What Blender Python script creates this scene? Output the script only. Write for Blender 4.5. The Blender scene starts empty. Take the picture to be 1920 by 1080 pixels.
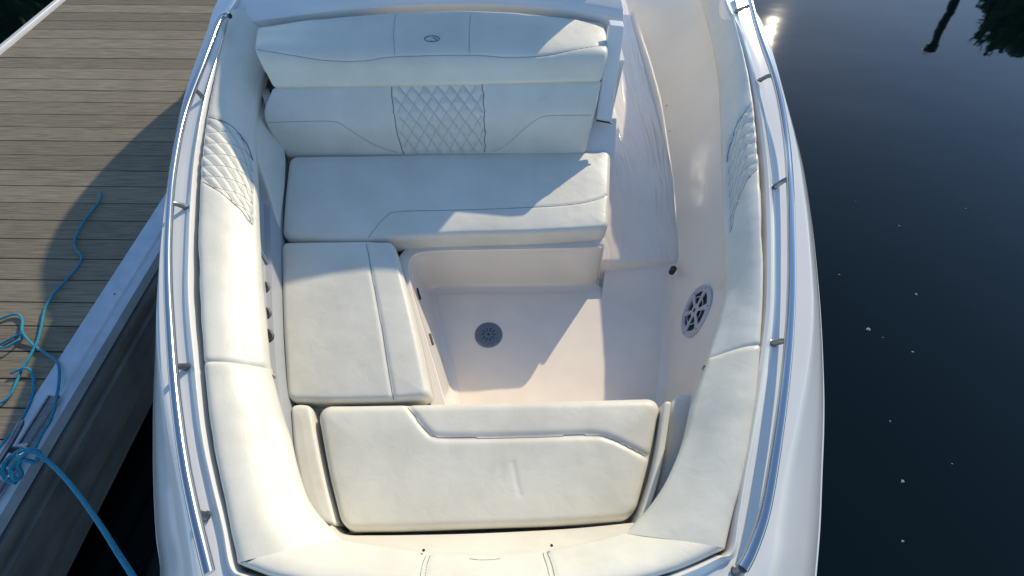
import bpy, math, random
import numpy as np
from mathutils import Vector, noise
from mathutils.bvhtree import BVHTree
random.seed(4)
# ------------------------------------------------------------ camera, sky, sun
F = 800.0; TH = math.atan(1323 / F); H = 1.25      # lens in photo pixels (1920 wide), pitch down, eye height over the gunwale
SC = bpy.context.scene; COL = SC.collection
cam = bpy.data.cameras.new('camera'); cam.lens = 36 * F / 1920; cam.sensor_width = 36
cam.clip_start = 0.02; cam.clip_end = 3000
co = bpy.data.objects.new('camera', cam); COL.objects.link(co)
co.location = (0, 0, H); co.rotation_euler = (math.pi / 2 - TH, 0, 0); SC.camera = co
SUN = Vector((1.05, 1.8, 1.0)).normalized()
ELEV = math.asin(SUN.z); AZ = math.atan2(SUN.x, SUN.y)
w = bpy.data.worlds.new('World'); SC.world = w; w.use_nodes = True
sky = w.node_tree.nodes.new('ShaderNodeTexSky'); sky.sky_type = 'NISHITA'; sky.sun_disc = False
sky.sun_elevation = ELEV; sky.sun_rotation = AZ; sky.air_density = 1.0; sky.dust_density = 0.1; sky.ozone_density = 3.0
bg = w.node_tree.nodes['Background']; bg.inputs[1].default_value = 0.15
w.node_tree.links.new(sky.outputs[0], bg.inputs[0])
sl = bpy.data.lights.new('sun', 'SUN'); sl.energy = 2.9; sl.angle = math.radians(0.55); sl.color = (1, .87, .64)
so = bpy.data.objects.new('sun', sl); COL.objects.link(so); so.location = (3, 5, 6)
so.rotation_euler = (-SUN).to_track_quat('-Z', 'Y').to_euler()
SC.view_settings.view_transform = 'Standard'; SC.view_settings.look = 'None'; SC.view_settings.exposure = 0.46; SC.view_settings.gamma = 1

# ------------------------------------------------------------ geometry helpers
CT, ST = math.cos(TH), math.sin(TH)
def ray(u, v):
    t = -(v - 540) / F
    return Vector(((u - 960) / F, CT + t * ST, -ST + t * CT))
def P(u, v, z):
    d = ray(u, v); k = (z - H) / d.z; return np.array((d.x * k, d.y * k, z))
def Q(u, v, Y):
    d = ray(u, v); k = Y / d.y; return np.array((d.x * k, Y, H + d.z * k))
def cat(pts, n, closed=False):
    """Catmull-Rom curve through pts, n samples even in length"""
    p = np.array([np.asarray(q, float) for q in pts])
    if len(p) == 2:
        t = np.linspace(0, 1, n)[:, None]; return p[0] * (1 - t) + p[1] * t
    if closed: e = np.vstack([p[-1:], p, p[:2]])
    else: e = np.vstack([2 * p[0] - p[1], p, 2 * p[-1] - p[-2]])
    out = []
    for i in range(len(e) - 3):
        a, b, c, d = e[i:i + 4]
        for t in np.linspace(0, 1, 24, endpoint=False):
            out.append(.5 * (2 * b + (c - a) * t + (2 * a - 5 * b + 4 * c - d) * t * t + (3 * b - a - 3 * c + d) * t ** 3))
    out.append(e[-2]); out = np.array(out)
    s = np.concatenate([[0], np.cumsum(np.linalg.norm(np.diff(out, axis=0), axis=1))])
    q = np.linspace(0, s[-1], n)
    return np.stack([np.interp(q, s, out[:, k]) for k in range(out.shape[1])], 1)
def cpx(pts, z, n): return cat([P(u, v, z) for u, v in pts] if not callable(z) else [P(u, v, z(u, v)) for u, v in pts], n)
def knots(pts, n):
    """like cat but even in knot number, so two curves keep their knots opposite each other"""
    p = np.array([np.asarray(q, float) for q in pts])
    e = np.vstack([2 * p[0] - p[1], p, 2 * p[-1] - p[-2]]); m = len(p) - 1
    out = []
    for x in np.linspace(0, m, n):
        i = min(int(x), m - 1); t = x - i; a, b, c, d = e[i:i + 4]
        out.append(.5 * (2 * b + (c - a) * t + (2 * a - 5 * b + 4 * c - d) * t * t + (3 * b - a - 3 * c + d) * t ** 3))
    return np.array(out)

WORLD = {}
def link(name, V, Fc, mat, parent=None, smooth=True, auto=None):
    V = np.array(V, float); c = (V.max(0) + V.min(0)) / 2
    base = WORLD[parent.name] if parent else np.zeros(3)
    me = bpy.data.meshes.new(name); me.from_pydata((V - c).tolist(), [], [tuple(int(i) for i in f) for f in Fc])
    if smooth: me.polygons.foreach_set('use_smooth', [True] * len(me.polygons))
    me.materials.append(mat)
    import bmesh
    bm = bmesh.new(); bm.from_mesh(me); bmesh.ops.recalc_face_normals(bm, faces=bm.faces)
    if auto:
        for e in bm.edges:
            if len(e.link_faces) == 2 and e.calc_face_angle(0) > math.radians(auto): e.smooth = False
    bm.to_mesh(me); bm.free(); me.update()
    o = bpy.data.objects.new(name, me); COL.objects.link(o)
    o.location = (c - base).tolist()
    if parent: o.parent = parent
    WORLD[o.name] = c
    return o
def empty(name, loc):
    o = bpy.data.objects.new(name, None); COL.objects.link(o); o.location = loc; o.empty_display_size = .2
    WORLD[o.name] = np.array(loc, float); return o
def tag(o, label=None, cat_=None, group=None, kind=None):
    if label: o['label'] = label
    if cat_: o['category'] = cat_
    if group: o['group'] = group
    if kind: o['kind'] = kind
    return o
class MB:
    def __init__(s): s.V = []; s.F = []
    def add(s, V, Fc):
        b = len(s.V); s.V += [tuple(v) for v in V]; s.F += [tuple(i + b for i in f) for f in Fc]; return s
    def grid(s, G, closeu=False, closev=False):
        nv, nu = G.shape[:2]; Fc = []
        for j in range(nv if closev else nv - 1):
            for i in range(nu if closeu else nu - 1):
                a = j * nu + i; b = j * nu + (i + 1) % nu; c = ((j + 1) % nv) * nu + (i + 1) % nu; d = ((j + 1) % nv) * nu + i
                Fc.append((a, b, c, d))
        return s.add(G.reshape(-1, 3), Fc)
    def tube(s, pts, r, k=10, caps=True):
        pts = np.array(pts, float); n = len(pts); T = np.gradient(pts, axis=0); T /= np.linalg.norm(T, axis=1)[:, None] + 1e-12
        r = np.full(n, r) if np.isscalar(r) else np.array(r)
        up = np.array((0, 0, 1.)) if abs(T[0][2]) < .9 else np.array((1., 0, 0)); rings = []
        N = np.cross(T[0], up); N /= np.linalg.norm(N)
        for i in range(n):
            N = N - T[i] * N.dot(T[i]); N /= np.linalg.norm(N) + 1e-12; B = np.cross(T[i], N)
            rings.append([pts[i] + r[i] * (math.cos(a) * N + math.sin(a) * B) for a in np.arange(k) * 2 * math.pi / k])
        b = len(s.V); s.grid(np.array(rings), closeu=True)
        if caps: s.F.append(tuple(b + i for i in range(k))); s.F.append(tuple(b + (n - 1) * k + i for i in reversed(range(k))))
        return s
    def box(s, x0, x1, y0, y1, z0, z1):
        V = [(x, y, z) for z in (z0, z1) for y in (y0, y1) for x in (x0, x1)]
        return s.add(V, [(0, 2, 3, 1), (4, 5, 7, 6), (0, 1, 5, 4), (2, 6, 7, 3), (0, 4, 6, 2), (1, 3, 7, 5)])
    def prism(s, poly, z0, z1):
        n = len(poly); V = [(p[0], p[1], z0) for p in poly] + [(p[0], p[1], z1) for p in poly]
        Fc = [tuple(range(n - 1, -1, -1)), tuple(range(n, 2 * n))] + [(i, (i + 1) % n, n + (i + 1) % n, n + i) for i in range(n)]
        return s.add(V, Fc)
    def disc(s, c, nrm, r0, r1, h0, h1, k=28, sx=1.0, ax=None):
        """ring or disc between radii r0..r1 heights h0..h1 round nrm"""
        c = np.array(c); nrm = np.array(nrm) / np.linalg.norm(nrm); u = np.cross(nrm, ax if ax is not None else (0, 0, 1.))
        if np.linalg.norm(u) < .1: u = np.array((1., 0, 0))
        u = u / np.linalg.norm(u); v = np.cross(nrm, u); G = []
        for r, h in ((r0, h0), (r1, h1)):
            G.append([c + nrm * h + r * (math.cos(a) * u * sx + math.sin(a) * v) for a in np.arange(k) * 2 * math.pi / k])
        return s.grid(np.array(G), closeu=True)
    def build(s, name, mat, parent=None, smooth=True, auto=40): return link(name, s.V, s.F, mat, parent, smooth, auto)

class Surf:
    """a grid surface that seams can be laid on and pressed into"""
    def __init__(s, G, closed=False):
        s.G = G; s.nv, s.nu = G.shape[:2]
        s.F = [(j * s.nu + i, j * s.nu + i + 1, (j + 1) * s.nu + i + 1, (j + 1) * s.nu + i) for j in range(s.nv - 1) for i in range(s.nu - 1)]
        s.seams = []; s.up = None
    def V(s): return s.G.reshape(-1, 3)
    def normals(s):
        du = np.gradient(s.G, axis=1); dv = np.gradient(s.G, axis=0); n = np.cross(du, dv); n /= np.linalg.norm(n, axis=2)[:, :, None] + 1e-12
        return n
    def drape(s, px, step=5):
        bvh = BVHTree.FromPolygons([tuple(v) for v in s.V()], s.F); out = []
        c = cat([(u, v, 0.) for u, v in px], max(3, int(sum(math.dist(px[i], px[i + 1]) for i in range(len(px) - 1)) / step)))
        for u, v, _ in c:
            h = bvh.ray_cast(Vector((0, 0, H)), ray(u, v).normalized())
            if h[0] is not None: out.append(np.array(h[0]))
        return np.array(out)
    def carve(s, lines, width=.006, depth=.003, thread=.0013, thr=True, pale=False):
        """press grooves along photo-traced lines, remember the thread"""
        D = [s.drape(l) for l in lines]; D = [d for d in D if len(d) > 2]
        if not D: return
        V = s.V().copy(); N = s.normals().reshape(-1, 3)
        if s.up is not None: N = N * np.sign((N @ np.array(s.up)))[:, None]
        dist = np.full(len(V), 9.)
        for d in D:
            A = d[:-1]; B = d[1:]; lo = d.min(0) - .03; hi = d.max(0) + .03
            idx = np.where(np.all((V > lo) & (V < hi), axis=1))[0]
            for a, b in zip(A, B):
                ab = b - a; L = ab @ ab
                if L < 1e-12 or L > .01: continue
                p = V[idx]; t = np.clip(((p - a) @ ab) / L, 0, 1); q = np.linalg.norm(p - (a + t[:, None] * ab), axis=1)
                dist[idx] = np.minimum(dist[idx], q)
        V -= N * (depth * np.exp(-(dist / width) ** 2))[:, None]
        s.G = V.reshape(s.G.shape)
        if thr: s.seams += [(d, thread, pale) for d in D]
    def build(s, name, mat, parent, label=None, smat=None, seamname='stitching', extra=None):
        V = s.V(); Fc = list(s.F)
        o = link(name, V, Fc, mat, parent, True, None)
        if label: o['label'] = label
        bvh = BVHTree.FromPolygons([tuple(v) for v in V], s.F) if s.seams else None
        q = MB()
        for d, th, pl in s.seams:
            pts = np.array([np.array(bvh.find_nearest(Vector(p))[0]) for p in d])
            if len(pts) < 4: continue
            if pl: q.tube(pts, th, 5)
            else: MB().tube(pts, th, 5).build('stitching', M['thread'], o)
        if q.V: q.build('quilting', M['thread_pale'], o)
        return o
def rough(G, N, amp, sc, seed=0):
    out = G.copy()
    for j in range(G.shape[0]):
        for i in range(G.shape[1]):
            p = Vector(G[j, i]) * sc + Vector((seed, seed * 2.3, 0))
            out[j, i] += N[j, i] * (noise.noise(p) * amp + noise.noise(p * 2.7) * amp * .35)
    return out

def cushion(rows, up, r=.022, thick=.09, puff=.008, rc=.03, nu=150, nv=90, seed=1, amp=.0022, dens=.0055):
    """padded cushion over rows of 3D points; edges rounded, corners rounded, skirt down to its base"""
    R = [knots(x, 80) if len(x) > 2 else cat(x, 80) for x in rows]
    B = np.array([knots([R[k][i] for k in range(len(R))], 60) for i in range(80)]).transpose(1, 0, 2)
    W_ = np.linalg.norm(np.diff(B[30], axis=0), axis=1).sum(); Hh = np.linalg.norm(np.diff(B[:, 40], axis=0), axis=1).sum()
    nu = max(40, int(W_ / dens)); nv = max(30, int(Hh / dens))
    up = np.array(up, float)
    def axis(n, L):
        e = r * (1 - np.cos(np.linspace(0, math.pi / 2, 8)))[:-1]
        mid = np.linspace(r, L - r, n - 14)
        return np.concatenate([e, mid, L - e[::-1]])
    X = axis(nu, W_); Y = axis(nv, Hh); rc = max(rc, r * 1.01)
    def samp(a, b):
        a = min(max(a, 0), 1) * 79; b = min(max(b, 0), 1) * 59; i = min(int(a), 78); j = min(int(b), 58); a -= i; b -= j
        return (B[j, i] * (1 - a) + B[j, i + 1] * a) * (1 - b) + (B[j + 1, i] * (1 - a) + B[j + 1, i + 1] * a) * b
    G = np.zeros((len(Y), len(X), 3)); D = np.zeros((len(Y), len(X)))
    for j, y in enumerate(Y):
        for i, x in enumerate(X):
            dx = min(x, W_ - x); dy = min(y, Hh - y); xx, yy = x, y
            if dx < rc and dy < rc:
                p = 1 - dx / rc; q = 1 - dy / rc; m = max(p, q); h = math.hypot(p, q)
                k = m / h if h > 1e-9 else 1; p *= k; q *= k; d = rc * (1 - math.hypot(p, q))
                xx = rc * (1 - p) if x < W_ / 2 else W_ - rc * (1 - p); yy = rc * (1 - q) if y < Hh / 2 else Hh - rc * (1 - q)
            else: d = min(dx, dy)
            G[j, i] = samp(xx / W_, yy / Hh); D[j, i] = max(d, 0)
    N = np.zeros_like(G); e = 1e-2
    du = np.gradient(B, axis=1); dv = np.gradient(B, axis=0); NB = np.cross(du, dv); NB /= np.linalg.norm(NB, axis=2)[:, :, None] + 1e-12
    NB *= np.sign((NB @ up))[:, :, None]
    for j, y in enumerate(Y):
        for i, x in enumerate(X): N[j, i] = NB[min(59, int(y / Hh * 59)), min(79, int(x / W_ * 79))]
    off = np.where(D < r, -r * (1 - np.sqrt(np.clip(1 - (1 - D / r) ** 2, 0, 1))), 0) + puff * (1 - np.exp(-D / .05))
    G2 = rough(G, N, amp, 7, seed) + N * off[:, :, None]
    # skirt: pad the grid with rings going down
    def ring(Gi, k, inn):
        return Gi
    top = G2; n0, n1 = top.shape[:2]
    S = np.zeros((n0 + 4, n1 + 4, 3)); S[2:-2, 2:-2] = top
    Np = np.pad(N, ((2, 2), (2, 2), (0, 0)), mode='edge')
    S[1, 2:-2] = top[0]; S[0, 2:-2] = top[0]; S[-2, 2:-2] = top[-1]; S[-1, 2:-2] = top[-1]
    S[:, 1] = S[:, 2]; S[:, 0] = S[:, 2]; S[:, -2] = S[:, -3]; S[:, -1] = S[:, -3]
    dn = thick - r
    for j in range(S.shape[0]):
        for i in range(S.shape[1]):
            lev = max(2 - j, 2 - i, j - (S.shape[0] - 3), i - (S.shape[1] - 3), 0)
            if lev == 1: S[j, i] -= Np[j, i] * dn * .55
            elif lev >= 2: S[j, i] -= Np[j, i] * dn
    s = Surf(S); s.up = up; s.D = D; return s

def strip(O, I, prof, n, endr=0, ends=(0, 0), seed=3, amp=.002):
    """loft between outer curve O and inner curve I (3D knots); prof = (share across, height)"""
    A = knots(O, n); Bc = knots(I, n)
    s_ = np.linspace(0, 1, len(prof)); pf = np.array(prof)
    q = cat([(a, b, 0.) for a, b in prof], 44)
    L = np.concatenate([[0], np.cumsum(np.linalg.norm(np.diff((A + Bc) / 2, axis=0), axis=1))])
    G = np.zeros((len(q), n, 3))
    for i in range(n):
        dr = 0; sh = 0
        for k, fl in enumerate(ends):
            if fl:
                d = L[i] if k == 0 else L[-1] - L[i]
                if d < endr: dr += endr * (1 - math.sqrt(max(0, 1 - (1 - d / endr) ** 2)))
        for j, (a, h, _) in enumerate(q):
            p = A[i] * (1 - a) + Bc[i] * a; p[2] = A[i][2] + (Bc[i][2] - A[i][2]) * a + h - dr
            G[j, i] = p
    s = Surf(G); s.up = (0, 0, 1)
    N = s.normals(); N *= np.sign(N[:, :, 2] + 1e-9)[:, :, None]
    s.G = rough(G, N, amp, 7, seed); return s

# ------------------------------------------------------------ materials
M = {}
def mat(name, col, rough_=.5, metal=0, var=.0, vscale=4, bump=0, bscale=200, coat=0, spec=.5, col2=None, stretch=(1, 1, 1), detail=4, sheen=0, bdist=.002):
    m = bpy.data.materials.new(name); m.use_nodes = True; nt = m.node_tree; b = nt.nodes['Principled BSDF']; L = nt.links
    b.inputs['Base Color'].default_value = (*col, 1); b.inputs['Roughness'].default_value = rough_; b.inputs['Metallic'].default_value = metal
    b.inputs['Specular IOR Level'].default_value = spec; b.inputs['Coat Weight'].default_value = coat; b.inputs['Coat Roughness'].default_value = .06
    g = nt.nodes.new('ShaderNodeNewGeometry'); mp = nt.nodes.new('ShaderNodeMapping'); mp.inputs['Scale'].default_value = stretch; L.new(g.outputs['Position'], mp.inputs[0])
    if var or col2:
        n = nt.nodes.new('ShaderNodeTexNoise'); n.inputs['Scale'].default_value = vscale; n.inputs['Detail'].default_value = detail; n.inputs['Roughness'].default_value = .6; L.new(mp.outputs[0], n.inputs[0])
        r = nt.nodes.new('ShaderNodeValToRGB'); L.new(n.outputs[0], r.inputs[0]); c2 = col2 or tuple(c * (1 - var) for c in col)
        r.color_ramp.elements[0].position = .35; r.color_ramp.elements[1].position = .65
        r.color_ramp.elements[0].color = (*c2, 1); r.color_ramp.elements[1].color = (*col, 1); L.new(r.outputs[0], b.inputs['Base Color'])
    if bump:
        n2 = nt.nodes.new('ShaderNodeTexNoise'); n2.inputs['Scale'].default_value = bscale; n2.inputs['Detail'].default_value = 3; L.new(mp.outputs[0], n2.inputs[0])
        bp = nt.nodes.new('ShaderNodeBump'); bp.inputs['Strength'].default_value = bump; bp.inputs['Distance'].default_value = bdist; L.new(n2.outputs[0], bp.inputs['Height']); L.new(bp.outputs[0], b.inputs['Normal'])
    M[name] = m; return m
mat('vinyl', (.75, .715, .61), .42, var=.06, vscale=5, bump=.25, bscale=420, spec=.4, bdist=.001)
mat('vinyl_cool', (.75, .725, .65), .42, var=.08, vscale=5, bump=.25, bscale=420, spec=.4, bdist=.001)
mat('thread', (.16, .18, .20), .8)
mat('thread_pale', (.40, .42, .42), .8)
mat('gelcoat', (.75, .735, .70), .16, var=.03, vscale=3, coat=.5)
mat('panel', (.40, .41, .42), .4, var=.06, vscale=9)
mat('liner', (.82, .745, .65), .22, var=.05, vscale=3, coat=.4, bump=.15, bscale=5, bdist=.01)
mat("floor", (.90, .80, .68), .28, var=.07, vscale=6, coat=.25, bump=.12, bscale=300, bdist=.001)
mat('steel', (.56, .57, .58), .13, metal=1)
mat('steel_dull', (.30, .30, .30), .35, metal=1, var=.3, vscale=60)
mat('black', (.006, .006, .007), .6)
mat('rubber', (.02, .02, .022), .5)
mat('tint', (.01, .012, .015), .05, coat=1)
mat('trim', (.76, .76, .77), .3)
mat('grille', (.44, .44, .50), .35, var=.1, vscale=40)
mat('drain', (.20, .23, .26), .45, metal=.4, var=.3, vscale=150)
mat('rope', (.02, .30, .43), .7, bump=1, bscale=260, col2=(.0, .15, .26), vscale=160, bdist=.004)
mat('alu', (.55, .62, .68), .34, metal=.25, var=.18, vscale=10, bump=.1, bscale=60)
mat('fascia', (.17, .17, .155), .42, var=.4, vscale=5, stretch=(1, .6, 2.0), bump=.3, bscale=40)
mat('pvc', (.72, .70, .66), .35, var=.1, vscale=8)
mat('debris', (.26, .25, .24), .8)
for nm in ('vinyl', 'vinyl_cool'):
    nt = M[nm].node_tree; L = nt.links; b = nt.nodes['Principled BSDF']; old = b.inputs['Normal'].links[0].from_node
    g = nt.nodes.new('ShaderNodeNewGeometry'); mu = nt.nodes.new('ShaderNodeTexMusgrave') if False else nt.nodes.new('ShaderNodeTexNoise'); mu.inputs['Scale'].default_value = 16; mu.inputs['Detail'].default_value = 5; mu.inputs['Roughness'].default_value = .55; mu.inputs['Distortion'].default_value = .8; L.new(g.outputs['Position'], mu.inputs[0])
    b2 = nt.nodes.new('ShaderNodeBump'); b2.inputs['Strength'].default_value = .35; b2.inputs['Distance'].default_value = .004; L.new(mu.outputs[0], b2.inputs['Height']); L.new(b2.outputs[0], old.inputs['Normal'])
    # grime: faint uneven greying of the skin
    n3 = nt.nodes.new('ShaderNodeTexNoise'); n3.inputs['Scale'].default_value = 2.6; n3.inputs['Detail'].default_value = 9; n3.inputs['Roughness'].default_value = .72; L.new(g.outputs['Position'], n3.inputs[0])
    r3 = nt.nodes.new('ShaderNodeValToRGB'); r3.color_ramp.elements[0].position = .38; r3.color_ramp.elements[1].position = .56; r3.color_ramp.elements[0].color = (.93, .93, .91, 1); r3.color_ramp.elements[1].color = (1, 1, 1, 1); L.new(n3.outputs[0], r3.inputs[0])
    src = b.inputs['Base Color'].links[0].from_socket; mx = nt.nodes.new('ShaderNodeMix'); mx.data_type = 'RGBA'; mx.blend_type = 'MULTIPLY'; mx.inputs[0].default_value = 1; L.new(src, mx.inputs[6]); L.new(r3.outputs[0], mx.inputs[7]); L.new(mx.outputs[2], b.inputs['Base Color'])
# film covered walkway: glossy and creased
def film():
    m = mat('film', (.84, .755, .66), .14, var=.06, vscale=4, coat=.8); nt = m.node_tree; L = nt.links; b = nt.nodes['Principled BSDF']
    g = nt.nodes.new('ShaderNodeNewGeometry'); mp = nt.nodes.new('ShaderNodeMapping'); mp.inputs['Scale'].default_value = (1.3, .16, .6); mp.inputs['Rotation'].default_value = (0, 0, -.25); L.new(g.outputs['Position'], mp.inputs[0])
    n = nt.nodes.new('ShaderNodeTexNoise'); n.inputs['Scale'].default_value = 9; n.inputs['Detail'].default_value = 1.5; n.inputs['Distortion'].default_value = 1.2; L.new(mp.outputs[0], n.inputs[0])
    mr = nt.nodes.new('ShaderNodeMath'); mr.operation = 'PINGPONG'; mr.inputs[1].default_value = .12; L.new(n.outputs[0], mr.inputs[0])
    bp = nt.nodes.new('ShaderNodeBump'); bp.inputs['Strength'].default_value = .42; bp.inputs['Distance'].default_value = .03; L.new(mr.outputs[0], bp.inputs['Height']); L.new(bp.outputs[0], b.inputs['Normal']); L.new(bp.outputs[0], b.inputs['Coat Normal'])
film()
def water_mat():
    m = mat('water', (.0008, .0048, .0048), .03, spec=.5); nt = m.node_tree; L = nt.links; b = nt.nodes['Principled BSDF']; b.inputs['IOR'].default_value = 1.333
    g = nt.nodes.new('ShaderNodeNewGeometry'); mp = nt.nodes.new('ShaderNodeMapping'); mp.inputs['Scale'].default_value = (.7, 1.3, 1); mp.inputs['Rotation'].default_value = (0, 0, .5); L.new(g.outputs['Position'], mp.inputs[0])
    n = nt.nodes.new('ShaderNodeTexNoise'); n.inputs['Scale'].default_value = .8; n.inputs['Detail'].default_value = 3.5; n.inputs['Roughness'].default_value = .42; L.new(mp.outputs[0], n.inputs[0])
    bp = nt.nodes.new('ShaderNodeBump'); bp.inputs['Strength'].default_value = .17; bp.inputs['Distance'].default_value = .05; L.new(n.outputs[0], bp.inputs['Height']); L.new(bp.outputs[0], b.inputs['Normal'])
water_mat()
def deck_mat():
    m = bpy.data.materials.new('deckboard'); m.use_nodes = True; nt = m.node_tree; L = nt.links; b = nt.nodes['Principled BSDF']; b.inputs['Roughness'].default_value = .75; b.inputs['Specular IOR Level'].default_value = .25
    g = nt.nodes.new('ShaderNodeNewGeometry'); mp = nt.nodes.new('ShaderNodeMapping'); mp.inputs['Scale'].default_value = (1, 22, 1); L.new(g.outputs['Position'], mp.inputs[0])
    n = nt.nodes.new('ShaderNodeTexNoise'); n.inputs['Scale'].default_value = 5; n.inputs['Detail'].default_value = 6; n.inputs['Roughness'].default_value = .7; L.new(mp.outputs[0], n.inputs[0])
    r = nt.nodes.new('ShaderNodeValToRGB'); r.color_ramp.elements[0].position = .3; r.color_ramp.elements[1].position = .7
    r.color_ramp.elements[0].color = (.135, .115, .080, 1); r.color_ramp.elements[1].color = (.345, .29, .205, 1); L.new(n.outputs[0], r.inputs[0])
    at = nt.nodes.new('ShaderNodeAttribute'); at.attribute_name = 'tone'
    mx = nt.nodes.new('ShaderNodeMix'); mx.data_type = 'RGBA'; mx.blend_type = 'MULTIPLY'; mx.inputs[0].default_value = 1; L.new(r.outputs[0], mx.inputs[6]); L.new(at.outputs['Color'], mx.inputs[7]); L.new(mx.outputs[2], b.inputs['Base Color'])
    bp = nt.nodes.new('ShaderNodeBump'); bp.inputs['Strength'].default_value = .5; bp.inputs['Distance'].default_value = .003; L.new(n.outputs[0], bp.inputs['Height']); L.new(bp.outputs[0], b.inputs['Normal'])
    M['deckboard'] = m
deck_mat()

# ------------------------------------------------------------ water
ZW = -1.1; ZD = -.61
G = np.array([[(-600, -600, ZW), (600, -600, ZW)], [(-600, 600, ZW), (600, 600, ZW)]], float)
tag(MB().grid(G).build('water', M['water']), kind='structure')

# ------------------------------------------------------------ dock
dock = tag(empty('dock', (-3.0, 1.5, ZW)), 'grey-brown board walkway on floats along the boat, with pale metal edging', 'dock')
R0 = P(313, 360, ZD); R1 = P(80, 720, ZD)           # line where boards meet the edge beam
dd = (R0 - R1) / np.linalg.norm(R0 - R1); side = np.array((dd[1], -dd[0], 0))
def edge_at(line0, y): t = (y - line0[1]) / dd[1]; return line0 + dd * t
L0 = P(112, 10, ZD)
Wd = (R0 - L0) @ side                                  # boards' width across
mb = MB(); tones = []
pv = P(0, 405, ZD); pw = P(277, 408, ZD); pd = (pw - pv) / np.linalg.norm(pw - pv)
# board joints traced down the left edge of the photo
jv = [25, 38, 52, 70, 87, 105, 123, 143, 164, 185, 207, 232, 257, 283, 312, 340, 371, 405, 440, 477, 517, 560, 607, 657, 708]
Ys = [P(40, v, ZD)[1] for v in jv]; pitch = (Ys[0] - Ys[-1]) / (len(Ys) - 1); y0 = Ys[-1]
for k in range(-22, 60):
    ya = y0 + k * pitch + .003; yb = ya + pitch - .006
    x_ref = P(40, 500, ZD)[0]
    def line_pt(y, base):      # meet plank line (through x_ref,y along pd) with dock edge line
        a = np.array((x_ref, y)); d1 = pd[:2]; b = base[:2]; d2 = dd[:2]
        t = ((b[0] - a[0]) * d2[1] - (b[1] - a[1]) * d2[0]) / (d1[0] * d2[1] - d1[1] * d2[0]); return a + d1 * t
    Lb = R0 - side * Wd
    q = [line_pt(ya, Lb), line_pt(ya, R0), line_pt(yb, R0), line_pt(yb, Lb)]
    dz = random.uniform(-.001, .001)
    b0 = len(mb.F); mb.prism(q, ZD - .03, ZD + dz); tones += [random.uniform(.78, 1.12)] * (len(mb.F) - b0)
dk = mb.build('decking', M['deckboard'], dock, smooth=False)
ca = dk.data.color_attributes.new('tone', 'FLOAT_COLOR', 'CORNER')
i = 0
for p, t in zip(dk.data.polygons, tones):
    for li in p.loop_indices: ca.data[li].color = (t, t * .99, t * .97, 1)
def along(base, off, z, t): p = base + dd * t + side * off; return np.array((p[0], p[1], z))
def beam(name, base, prof, mt, t0=-6, t1=22, parent=dock):
    G = np.array([[along(base, o_, z_, t) for o_, z_ in prof] for t in np.linspace(t0, t1, 40)])
    m = MB().grid(G, closeu=True); return m.build(name, M[mt], parent, auto=30)
bw = abs((P(147, 720, ZD) - R1) @ side)
beam('edge_beam', R0, [(0.003, ZD - .05), (.003, ZD + .004), (.01, ZD + .01), (bw * .72, ZD + .01), (bw * .76, ZD + .002), (bw * .93, ZD + .002), (bw, ZD - .004), (bw, ZD - .05)], 'alu')
beam('fascia_board', R0, [(bw - .03, ZD - .058), (bw + .012, ZD - .062), (bw + .018, ZD - .075), (bw + .018, ZD - .10), (bw + .004, ZD - .108), (bw + .004, ZD - .122), (bw + .03, ZD - .13), (bw + .03, ZD - .30), (bw + .012, ZD - .31), (bw + .012, ZD - .42), (bw - .03, ZD - .42)], 'fascia')
Lb = R0 - side * Wd
beam('edge_trim', Lb, [(-.003, ZD - .05), (-.003, ZD + .012), (-.02, ZD + .016), (-.028, ZD + .004), (-.036, ZD + .016), (-.075, ZD + .012), (-.08, ZD - .06)], 'pvc')
beam('outer_fascia', Lb, [(-.02, ZD - .07), (-.07, ZD - .07), (-.07, ZD - .42), (-.02, ZD - .42)], 'fascia')
beam('float', R0, [(-.08, ZD - .06), (-.08, ZW - .15), (-Wd + .08, ZW - .15), (-Wd + .08, ZD - .06)], 'rubber')
for k in range(-2, 9):
    c = along(R0, bw * .5, ZD + .0105, k * .9 + .2); MB().disc(c, (0, 0, 1), .0, .006, .002, .0).build('screw', M['steel_dull'], dock)

# cleat on the edge beam
cc = P(58, 868, ZD); tc = (cc - R0) @ dd; co_ = bw * .62
cz = ZD + .012
def cl(t, o, z): return along(R0, co_ + o, z, tc + t)
cleat = MB()
for s_ in (-1, 1):
    cleat.tube(cat([cl(s_ * .045, 0, cz), cl(s_ * .04, 0, cz + .03), cl(s_ * .038, 0, cz + .05)], 8), [.013] * 8, 10)
cleat.tube(cat([cl(-.15, 0, cz + .062), cl(-.08, 0, cz + .055), cl(0, 0, cz + .053), cl(.08, 0, cz + .055), cl(.15, 0, cz + .062)], 20), [.006] + [.011] * 18 + [.006], 10)
c_o = cleat.build('cleat', M['steel_dull'], dock)
for s_ in (-1, 1):
    m = MB().disc(cl(s_ * .045, 0, cz), (0, 0, 1), .024, .028, .008, 0); m.disc(cl(s_ * .045, 0, cz), (0, 0, 1), .0, .024, .008, .008); m.build('base_plate', M['steel'], c_o)
# slotted track the cleat is bolted through
beam('cleat_track', R0, [(bw * .44, ZD + .0115), (bw * .44, ZD + .016), (bw * .50, ZD + .017), (bw * .50, ZD + .0125), (bw * .74, ZD + .0125), (bw * .74, ZD + .017), (bw * .80, ZD + .016), (bw * .80, ZD + .0115)], 'steel_dull', tc - .27, tc + .27)

# ------------------------------------------------------------ the boat
boat = tag(empty('motor_boat', (-.1, 2, ZW)), 'white open-bow motor boat with cream padded seats and steel rails, moored beside the dock', 'boat')

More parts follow.
